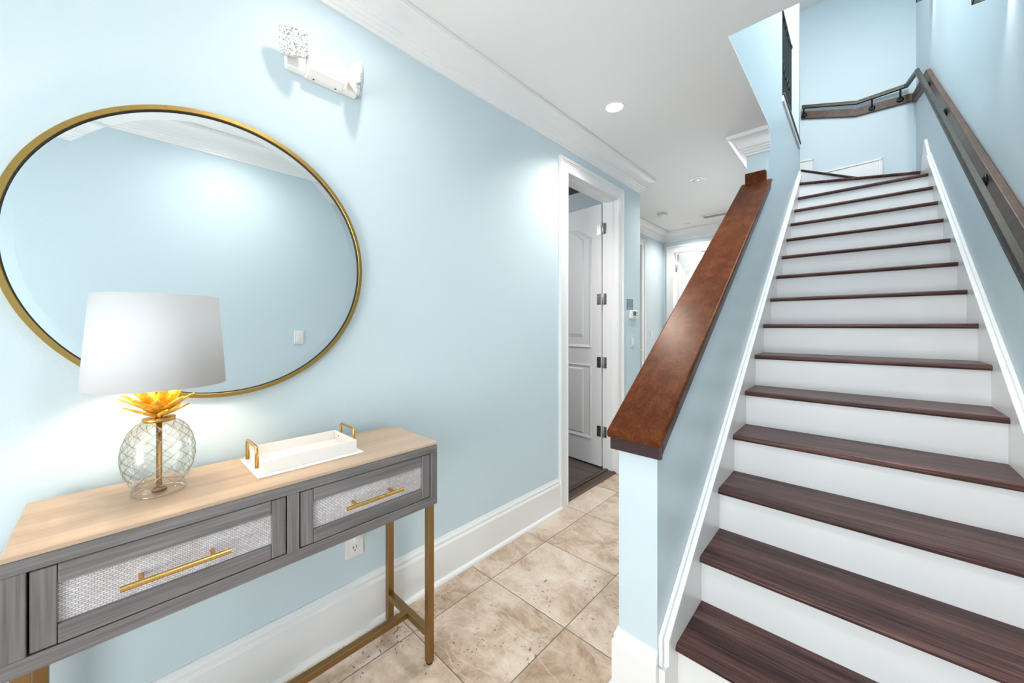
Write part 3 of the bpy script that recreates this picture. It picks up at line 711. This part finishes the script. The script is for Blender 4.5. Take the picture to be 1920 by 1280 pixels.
B(TXB + 0.015, TXF - 0.035, TYL + TP, TYR - TP, TZ0 + TP, TZ1 - 0.04).build('case_interior', M['dark'], tb)
def drawer(y0, y1, hy0, hy1):
    z0, z1 = TZ0 + TP + 0.002, TZ1 - 0.042
    f = TXF - 0.003; b = f - 0.018; sw = 0.037
    d = B(b, f, y0 + sw + 0.001, y1 - sw - 0.001, z1 - 0.040, z1); d.box(b, f, y0 + sw + 0.001, y1 - sw - 0.001, z0, z0 + 0.040)
    d.box(b - 0.006, b + 0.004, y0, y1, z0, z1)
    dr = d.build('drawer', M['grey_wood'], tb, 0.0015, 1, weld=False)
    for (ya, yb_) in ((y0 + 0.0015, y0 + sw), (y1 - sw, y1 - 0.0015)):
        B(b, f, ya, yb_, z0 + 0.001, z1 - 0.001).build('stile', M['grey_wood_v'], dr, 0.0015, 1, weld=False)
    B(b + 0.003, f - 0.008, y0 + sw, y1 - sw, z0 + 0.0395, z1 - 0.0395).build('woven_panel', M['weave'], dr)['label'] = 'white woven cane panel'
    m = MB(); hz = 0.729; hx = TXF + 0.028
    m.tube([(hx, hy0, hz), (hx, hy1, hz)], 0.0062, 14)
    for y in (hy0 + 0.034, hy1 - 0.034): m.tube([(f - 0.009, y, hz), (hx, y, hz)], 0.005, 12)
    m.build('handle', M['gold'], dr, weld=False)['label'] = 'gold bar handle'
drawer(-0.115, 0.340, 0.010, 0.206)
drawer(0.375, 0.829, 0.500, 0.696)
LG = 0.026
for (x, y) in ((TXF - 0.004, TYR - 0.012), (TXB + 0.004 + LG, TYR - 0.012), (TXF - 0.004, TYL + 0.012 + LG), (TXB + 0.004 + LG, TYL + 0.012 + LG)):
    lg = B(x - LG, x, y - LG, y, 0.010, TZ0).build('leg', M['brass_leg'], tb, 0.001, 1)
    MB().lathe([(0.010, 0.0), (0.012, 0.003), (0.012, 0.0105)], x - LG / 2, y - LG / 2, 0.0, 14).build('foot_pad', M['rubber'], lg)
for y in (TYR - 0.012, TYL + 0.012 + LG):
    B(TXB + 0.004 + LG, TXF - 0.004 - LG, y - LG, y, 0.104, 0.104 + 0.024).build('stretcher', M['brass_leg'], tb, 0.001, 1)
B(-1.381, -1.355, TYL + 0.012 + LG, TYR - 0.012 - LG, 0.104, 0.128).build('stretcher', M['brass_leg'], tb, 0.001, 1)

# ------------------------------------------------------------------ pineapple lamp
LX, LY, LZ = -1.385, 0.085, 0.8552
lp = empty('table_lamp', (LX, LY, LZ), 'lit table lamp with clear glass pineapple base and white drum shade', 'lamp')
PR = [(0.052, 0.0), (0.054, 0.004), (0.0535, 0.016), (0.050, 0.022), (0.056, 0.030), (0.064, 0.046), (0.0715, 0.068), (0.0755, 0.094), (0.0745, 0.120), (0.069, 0.146), (0.059, 0.168), (0.046, 0.184), (0.032, 0.193)]
def prof_r(z):
    for (r0, z0), (r1, z1) in zip(PR, PR[1:]):
        if z0 <= z <= z1: return r0 + (r1 - r0) * (z - z0) / (z1 - z0)
    return PR[-1][0]
def smooth_prof(P_, n):
    out = []
    z0, z1 = P_[0][1], P_[-1][1]
    for i in range(len(P_) - 1):
        p0 = P_[max(i - 1, 0)]; p1 = P_[i]; p2 = P_[i + 1]; p3 = P_[min(i + 2, len(P_) - 1)]
        for k in range(n):
            t = k / n
            out.append(tuple(0.5 * ((2 * p1[c]) + (-p0[c] + p2[c]) * t + (2 * p0[c] - 5 * p1[c] + 4 * p2[c] - p3[c]) * t * t + (-p0[c] + 3 * p1[c] - 3 * p2[c] + p3[c]) * t ** 3) for c in (0, 1)))
    out.append(P_[-1]); return out
gb = MB().lathe(smooth_prof(PR, 5), LX, LY, LZ, 96, cap=False).build('glass_base', M['glass'], lp)
gb['label'] = 'clear glass pineapple body'
m = MB(); NS = 13
for sgn in (1, -1):
    for s_ in range(NS):
        pts = []
        for k in range(33):
            t = k / 32; z = 0.030 + 0.158 * t; a = 2 * PI * s_ / NS + sgn * math.radians(150) * t; r = prof_r(z) + 0.0003
            pts.append((LX + r * math.cos(a), LY + r * math.sin(a), LZ + z))
        m.tube(pts, 0.00105, 5)
m.lathe([(0.050, 0.0215), (0.0515, 0.024), (0.053, 0.0245), (0.0515, 0.022)], LX, LY, LZ, 64, cap=False)
m.lathe([(0.0535, 0.0005), (0.0548, 0.003), (0.0535, 0.0055)], LX, LY, LZ, 64, cap=False)
m.build('cut_ridges', M['ridge'], gb, weld=False)
MB().lathe([(0.0, 0.0035), (0.016, 0.004), (0.014, 0.010), (0.0062, 0.014), (0.0062, 0.205)], LX, LY, LZ, 20).build('rod', M['brass_leg'], lp)
MB().lathe([(0.026, 0.190), (0.0335, 0.191), (0.0345, 0.196), (0.0335, 0.201), (0.026, 0.202)], LX, LY, LZ, 40).build('collar', M['gold'], lp)
MB().lathe([(0.008, 0.20), (0.008, 0.30), (0.016, 0.305), (0.016, 0.345)], LX, LY, LZ, 20).build('socket', M['brass_leg'], lp)
def leaf(ang, elev, length, width, curl, r0, z0):
    m = MB(); n = 12; V = []; F = []; ca, sa = math.cos(ang), math.sin(ang)
    for i in range(n + 1):
        t = i / n
        e = elev + curl * t
        # integrate along a bending spine
        r = r0; z = z0; steps = 10
        for q in range(steps):
            tt = t * (q + 0.5) / steps; r += math.cos(elev - curl * tt) * length * t / steps; z += math.sin(elev - curl * tt) * length * t / steps
        wv = width * (math.sin(PI * (0.12 + 0.86 * t)) ** 0.8) * (1 - 0.25 * t)
        wv *= 1.0 + 0.22 * (1 if i % 2 else -1) * (0.3 + t) if 0 < i < n else 0.55
        if i == n: wv = width * 0.04
        for s_ in (-1, -0.5, 0, 0.5, 1):
            lift = 0.22 * width * abs(s_) ** 1.5 - 0.05 * width * (1 if abs(s_) == 0.5 else 0)
            x = r - lift * math.sin(elev - curl * t); zz = z + lift * math.cos(elev - curl * t); y = s_ * wv
            V.append((LX + x * ca - y * sa, LY + x * sa + y * ca, LZ + zz))
    for i in range(n):
        for k in range(4): F.append((i * 5 + k, i * 5 + k + 1, (i + 1) * 5 + k + 1, (i + 1) * 5 + k))
    m.add(V, F, 0, True)
    o = m.build('gold_leaf', M['leaf'], lp); s2 = o.modifiers.new('thickness', 'SOLIDIFY'); s2.thickness = 0.0008
    return o
for tier, (cnt, el, ln, wd, cu, r0, z0, ph) in enumerate(((9, 0.32, 0.058, 0.0135, -0.25, 0.015, 0.205, 0.2), (10, 0.72, 0.076, 0.0175, 0.10, 0.014, 0.212, 0.55), (9, 1.02, 0.090, 0.0175, 0.15, 0.012, 0.216, 0.1))):
    for k in range(cnt):
        leaf(2 * PI * k / cnt + ph + random.uniform(-0.08, 0.08), el + random.uniform(-0.1, 0.1), ln * random.uniform(0.92, 1.1), wd, cu, r0, z0)
SZ0, SZ1, SRB, SRT = 0.287, 0.527, 0.144, 0.127
m = MB(); m.lathe([(SRB, SZ0), (SRT, SZ1), (SRT - 0.0018, SZ1), (SRB - 0.0018, SZ0), (SRB, SZ0)], LX, LY, LZ, 96, cap=False)
m.build('lamp_shade', M['shade'], lp, smooth_all=False)['label'] = 'white linen drum shade'
m = MB(); zz = LZ + SZ1 - 0.02
for k in range(3):
    a = 2 * PI * k / 3; m.tube([(LX, LY, zz), (LX + (SRT - 0.001) * math.cos(a), LY + (SRT - 0.001) * math.sin(a), zz + 0.012)], 0.0016, 6)
m.tube([(LX + 0.016, LY, LZ + 0.33), (LX + 0.034, LY, LZ + 0.40), (LX + 0.02, LY, LZ + 0.48), (LX, LY, zz)], 0.0016, 6)
m.build('harp', M['brass_leg'], lp, weld=False)
MB().lathe([(0.0, 0.345), (0.012, 0.347), (0.014, 0.36), (0.024, 0.39), (0.026, 0.405), (0.019, 0.425), (0.0, 0.432)], LX, LY, LZ, 24, cap=False).build('bulb', M['bulb'], lp)
l = bpy.data.lights.new('lamp_light', 'POINT'); l.energy = 5.5; l.color = (1.0, 0.82, 0.60); l.shadow_soft_size = 0.036
o = bpy.data.objects.new('lamp_light', l); COL.objects.link(o); o.parent = lp; o.location = (0, 0, 0.40)

# ------------------------------------------------------------------ tray
ty = empty('serving_tray', (-1.39, 0.445, 0.8552), 'long cream rectangular tray with brass handles lying on the console table', 'tray')
TA0, TA1, TB0, TB1, TZ = -1.485, -1.300, 0.305, 0.588, 0.8552
B(-1.505, -1.280, 0.288, 0.606, TZ, TZ + 0.004).build('base_plate', M['tray'], ty, 0.001, 1)
m = MB(); tk = 0.0035; zt2 = TZ + 0.045
m.box(TA0, TA0 + tk, TB0, TB1, TZ + 0.004, zt2).box(TA1 - tk, TA1, TB0, TB1, TZ + 0.004, zt2).box(TA0 + tk, TA1 - tk, TB0, TB0 + tk, TZ + 0.004, zt2).box(TA0 + tk, TA1 - tk, TB1 - tk, TB1, TZ + 0.004, zt2)
m.box(TA0 + tk, TA1 - tk, TB0 + tk, TB1 - tk, TZ + 0.004, TZ + 0.012)
m.build('rim', M['tray'], ty, 0.0008, 1, weld=False)
for (y, s) in ((TB0, -1), (TB1, 1)):
    yy = y + s * 0.0055; xa, xb = -1.463, -1.349 if s < 0 else -1.345
    if s > 0: xa = -1.448; xb = -1.336
    zt3 = TZ + 0.076; zl = TZ + 0.012
    pts = [(xa, yy, zl), (xa, yy, zt3 - 0.010)] + [(xa + 0.010 - 0.010 * math.cos(math.radians(a)), yy, zt3 - 0.010 + 0.010 * math.sin(math.radians(a))) for a in (30, 60, 90)] + [(xb - 0.010 + 0.010 * math.sin(math.radians(a)), yy, zt3 - 0.010 + 0.010 * math.cos(math.radians(a))) for a in (0, 30, 60, 90)] + [(xb, yy, zl)]
    h = MB().tube(pts, 0.0048, 10).build('handle', M['gold'], ty); h['label'] = 'brass loop handle'
    for x in (xa, xb): MB().lathe([(0.0022, 0), (0.0022, 0.0012)], x, (y + tk if s < 0 else y - tk - 0.0012), TZ + 0.030, 8, 'y').build('rivet', M['dark'], h, weld=False)

# ------------------------------------------------------------------ round mirror
MY, MZ, MR = 0.2565, 1.5325, 0.467
mi = empty('wall_mirror', (XW, MY, MZ), 'large round wall mirror in a thin gold frame above the console table', 'mirror')
m = MB(); FW = 0.014
m.lathe([(MR - FW, 0.0005), (MR, 0.0005), (MR, 0.026), (MR - 0.0015, 0.028), (MR - FW + 0.001, 0.028), (MR - FW, 0.027), (MR - FW, 0.0005)], XW, MY, MZ, 160, 'x', cap=False)
f = m.build('frame', M['frame_gold'], mi, weld=True)
for p in f.data.polygons: p.use_smooth = False
MB().lathe([(MR - FW - 0.0022, 0.0190), (MR - FW - 0.0022, 0.0215), (MR - FW + 0.0005, 0.0215)], XW, MY, MZ, 160, 'x', cap=False).build('inner_lip', M['dark'], mi)
m = MB(); m.lathe([(0.0, 0.0185), (MR - FW - 0.026, 0.0185)], XW, MY, MZ, 128, 'x', cap=False, smooth=False)
m.build('glass', M['mirror'], mi)
m = MB(); m.lathe([(MR - FW - 0.026, 0.0185), (MR - FW, 0.0172)], XW, MY, MZ, 160, 'x', cap=False)
m.build('bevelled_edge', M['mirror'], mi)

# ------------------------------------------------------------------ emergency light
em = empty('emergency_light', (XW, 0.565, 2.32), 'white twin-head emergency light unit high on the wall near the mirror', 'emergency light')
m = MB()
m.prism([(XW + 0.0005, 2.262), (XW + 0.030, 2.262), (XW + 0.056, 2.278), (XW + 0.060, 2.300), (XW + 0.050, 2.345), (XW + 0.030, 2.372), (XW + 0.0005, 2.376)], 1, 0.505, 0.640)
m.build('housing', M['plastic'], em, 0.004, 2)
m = MB(); m.prism([(XW + 0.001, 2.2645), (XW + 0.026, 2.2645), (XW + 0.030, 2.272), (XW + 0.026, 2.362), (XW + 0.018, 2.368), (XW + 0.001, 2.368)], 1, 0.436, 0.700)
m.build('back_plate', M['plastic'], em, 0.004, 2)
B(XW + 0.016, XW + 0.022, 0.530, 0.536, 2.2606, 2.2622).build('test_button', M['dark'], em)
B(XW + 0.018, XW + 0.024, 0.612, 0.618, 2.2606, 2.2622).build('indicator', M['dark'], em)
def em_head(c, rx, rz, ry=0.0):
    mt = Matrix.Translation(Vector(c)) @ Matrix.Rotation(rz, 4, 'Z') @ Matrix.Rotation(ry, 4, 'Y')
    hs = 0.046
    def rr(h, r, n=5):
        out = []
        for (sx_, sy_, a0) in ((1, 1, 0), (-1, 1, 90), (-1, -1, 180), (1, -1, 270)):
            for k in range(n + 1):
                a = math.radians(a0 + 90 * k / n); out.append((sx_ * (h - r) + r * math.cos(a), sy_ * (h - r) + r * math.sin(a)))
        return out
    def loft(layers):
        m = MB(); V = []; n = len(layers[0][1]); F = []
        for (x, pl) in layers: V += [mt @ Vector((x, p[0], p[1])) for p in pl]
        for i in range(len(layers) - 1):
            for k in range(n): F.append((i * n + k, i * n + (k + 1) % n, (i + 1) * n + (k + 1) % n, (i + 1) * n + k))
        F.append(tuple(range(n))); F.append(tuple(range((len(layers) - 1) * n, len(layers) * n)))
        return m.add(V, F)
    h = loft([(-0.034, rr(0.018, 0.012)), (-0.030, rr(0.026, 0.014)), (-0.014, rr(0.038, 0.014)), (0.0, rr(hs - 0.001, 0.010))]).build('lamp_head', M['plastic'], em)
    loft([(0.0, rr(hs, 0.010)), (0.014, rr(hs - 0.001, 0.010)), (0.018, rr(hs - 0.006, 0.008))]).build('lens', M['lens'], h)['label'] = 'clear prismatic lens'
em_head((XW + 0.070, 0.450, 2.331), 0, math.radians(-32), math.radians(12))
em_head((XW + 0.076, 0.683, 2.312), 0, math.radians(62), math.radians(6))

# ------------------------------------------------------------------ small wall things
def plate_x(name, x, s, y0, y1, z0, z1, label, cat, par_mat=None, group=None):
    e = empty(name, (x, (y0 + y1) / 2, (z0 + z1) / 2), label, cat, group)
    xs = sorted((x + s * 0.0004, x + s * 0.006)); B(xs[0], xs[1], y0, y1, z0, z1).build('cover_plate', par_mat or M['plastic'], e, 0.0015, 2)
    return e
# outlet behind the table
ol = plate_x('wall_outlet', XW, 1, 0.664, 0.738, 0.323, 0.443, 'white duplex wall outlet below the right drawer of the console table', 'outlet')
B(XW + 0.006, XW + 0.0085, 0.684, 0.718, 0.338, 0.428).build('receptacle', M['plastic'], ol, 0.001, 1)
for (ya, yb_, za, zb_) in ((0.692, 0.695, 0.360, 0.371), (0.706, 0.709, 0.360, 0.371), (0.698, 0.703, 0.349, 0.355)):
    B(XW + 0.0083, XW + 0.0092, ya, yb_, za, zb_).build('socket_slot', M['dark'], ol)
B(XW + 0.0083, XW + 0.030, 0.690, 0.714, 0.392, 0.422).build('plug', M['plastic'], ol, 0.004, 2)
# thermostat, notice and switch beside the open door
tm = empty('thermostat', (XW, 3.33, 1.415), 'white thermostat with grey screen beside the open white door', 'thermostat')
B(XW + 0.0005, XW + 0.026, 3.275, 3.425, 1.372, 1.455).build('body', M['plastic'], tm, 0.012, 3)
B(XW + 0.0255, XW + 0.0275, 3.318, 3.378, 1.402, 1.442).build('screen', M['screen'], tm)
for (y, z, r_) in ((3.400, 1.405, 0.007), (3.400, 1.430, 0.007), (3.335, 1.387, 0.005), (3.360, 1.387, 0.005)):
    MB().lathe([(r_, 0), (r_ - 0.001, 0.003)], XW + 0.0255, y, z, 12, 'x').build('button', M['screen'], tm)
sg = empty('notice_plate', (XW, 3.30, 1.51), 'small grey-green notice plate mounted right above the thermostat', 'sign')
B(XW + 0.0005, XW + 0.004, 3.235, 3.360, 1.458, 1.556).build('panel', M['sign'], sg, 0.001, 1)
m = MB()
for k in range(5): m.box(XW + 0.004, XW + 0.0044, 3.248, 3.348 - 0.012 * (k % 2), 1.546 - 0.006 * k, 1.548 - 0.006 * k)
m.box(XW + 0.004, XW + 0.0044, 3.240, 3.355, 1.5125, 1.5135).box(XW + 0.004, XW + 0.0044, 3.262, 3.335, 1.498, 1.503).box(XW + 0.004, XW + 0.0044, 3.240, 3.355, 1.4875, 1.4885).box(XW + 0.004, XW + 0.0044, 3.25, 3.29, 1.468, 1.478).box(XW + 0.004, XW + 0.0044, 3.31, 3.345, 1.468, 1.478)
m.build('printed_lines', M['sign_line'], sg, weld=False)
def switch_x(x, s, yc, zc, label, mat=None):
    e = plate_x('light_switch', x, s, yc - 0.036, yc + 0.036, zc - 0.058, zc + 0.058, label, 'light switch', mat, 'wall switches')
    xs = sorted((x + s * 0.006, x + s * 0.010)); B(xs[0], xs[1], yc - 0.017, yc + 0.017, zc - 0.034, zc + 0.034).build('rocker', M['plastic'], e, 0.002, 2)
switch_x(XW, 1, 3.352, 1.16, 'wall switch in the pale blue strip directly below the thermostat', M['blue'])
switch_x(XW2, 1, 5.38, 1.19, 'white wall switch near the far hall corner beside the closed door')
switch_x(XR, -1, 1.103, 1.208, 'white rocker switch on the opposite wall, seen in the round mirror')

# ------------------------------------------------------------------ ceiling fittings
def downlight(x, y, label, lit, watts, r=0.064, spot=150, blend=0.9):
    e = empty('recessed_light', (x, y, ZC), label, 'ceiling light', 'recessed lights in the hall ceiling')
    MB().lathe([(r - 0.012, -0.0005), (r - 0.010, -0.005), (r, -0.004), (r + 0.004, -0.0005)], x, y, ZC, 40, cap=False).build('trim_ring', M['plastic'], e)
    if lit: MB().lathe([(0.0, -0.0025), (r - 0.014, -0.0025), (r - 0.011, -0.001)], x, y, ZC, 40, cap=False).build('lens', M['led'], e)
    else:
        MB().lathe([(0.0, -0.001), (r - 0.011, -0.0008)], x, y, ZC, 40, cap=False).build('baffle', M['led_dim'], e)
        MB().lathe([(0.0, -0.008), (r * 0.5, -0.006), (r * 0.55, -0.001)], x, y, ZC, 30, cap=False).build('lens', M['plastic'], e)
    if watts:
        l = bpy.data.lights.new('downlight', 'SPOT'); l.energy = watts; l.spot_size = math.radians(spot); l.spot_blend = blend; l.shadow_soft_size = 0.045; l.color = (1.0, 0.95, 0.89)
        o = bpy.data.objects.new('downlight', l); COL.objects.link(o); o.parent = e; o.location = (0, 0, -0.02)
downlight(-1.180, 2.250, 'glowing round recessed ceiling light in front of the open white door', True, 22, 0.064, 128, 0.8)
downlight(-1.171, 3.915, 'recessed ceiling light with white gimbal ring, farther along the hall', False, 15)
downlight(-1.772, 5.470, 'small recessed ceiling light near the far crown moulding', False, 14, 0.05)
downlight(-1.165, 0.600, 'recessed ceiling light nearest the console table', True, 4.8, 0.064, 160, 0.9)
downlight(-0.02, 0.600, 'recessed ceiling light above the foot of the stairs', True, 11.5, 0.064, 168, 1.0)
sd = empty('smoke_detector', (-1.85, 4.80, ZC), 'round white smoke detector on the hall ceiling', 'smoke detector')
MB().lathe([(0.062, 0.0), (0.062, -0.012)], -1.85, 4.80, ZC - 0.0005, 36).build('base', M['plastic'], sd)
MB().lathe([(0.048, -0.012), (0.048, -0.017)], -1.85, 4.80, ZC, 36).build('gap', M['dark'], sd)
MB().lathe([(0.058, -0.017), (0.058, -0.030), (0.050, -0.040), (0.0, -0.043)], -1.85, 4.80, ZC, 36, cap=False).build('cover', M['plastic'], sd)
vt = empty('ceiling_vent', (-1.37, 5.31, ZC), 'white slotted air vent in the ceiling near the far doorway', 'vent')
m = MB(); m.box(-1.53, -1.10, 5.24, 5.265, ZC - 0.010, ZC - 0.0005).box(-1.53, -1.10, 5.375, 5.40, ZC - 0.010, ZC - 0.0005).box(-1.53, -1.505, 5.265, 5.375, ZC - 0.010, ZC - 0.0005).box(-1.125, -1.10, 5.265, 5.375, ZC - 0.010, ZC - 0.0005)
m.build('frame', M['plastic'], vt, 0.002, 1, weld=False)
for k in range(6):
    y = 5.276 + 0.018 * k; MB().prism([(y, ZC - 0.009), (y + 0.012, ZC - 0.001), (y + 0.014, ZC - 0.001), (y + 0.002, ZC - 0.009)], 0, -1.505, -1.125).build('slat', M['plastic'], vt)
fl = empty('flush_ceiling_light', (-2.156, 7.685, ZC), 'round flush ceiling light in the bright room beyond the hall', 'ceiling light')
MB().lathe([(0.07, -0.0005), (0.09, -0.02), (0.02, -0.03), (0.015, -0.05)], -2.156, 7.685, ZC, 30).build('canopy', M['steel'], fl)
MB().lathe([(0.15, -0.045), (0.155, -0.06), (0.12, -0.10), (0.05, -0.12), (0.0, -0.125)], -2.156, 7.685, ZC, 36, cap=False).build('bowl', M['plastic'], fl)
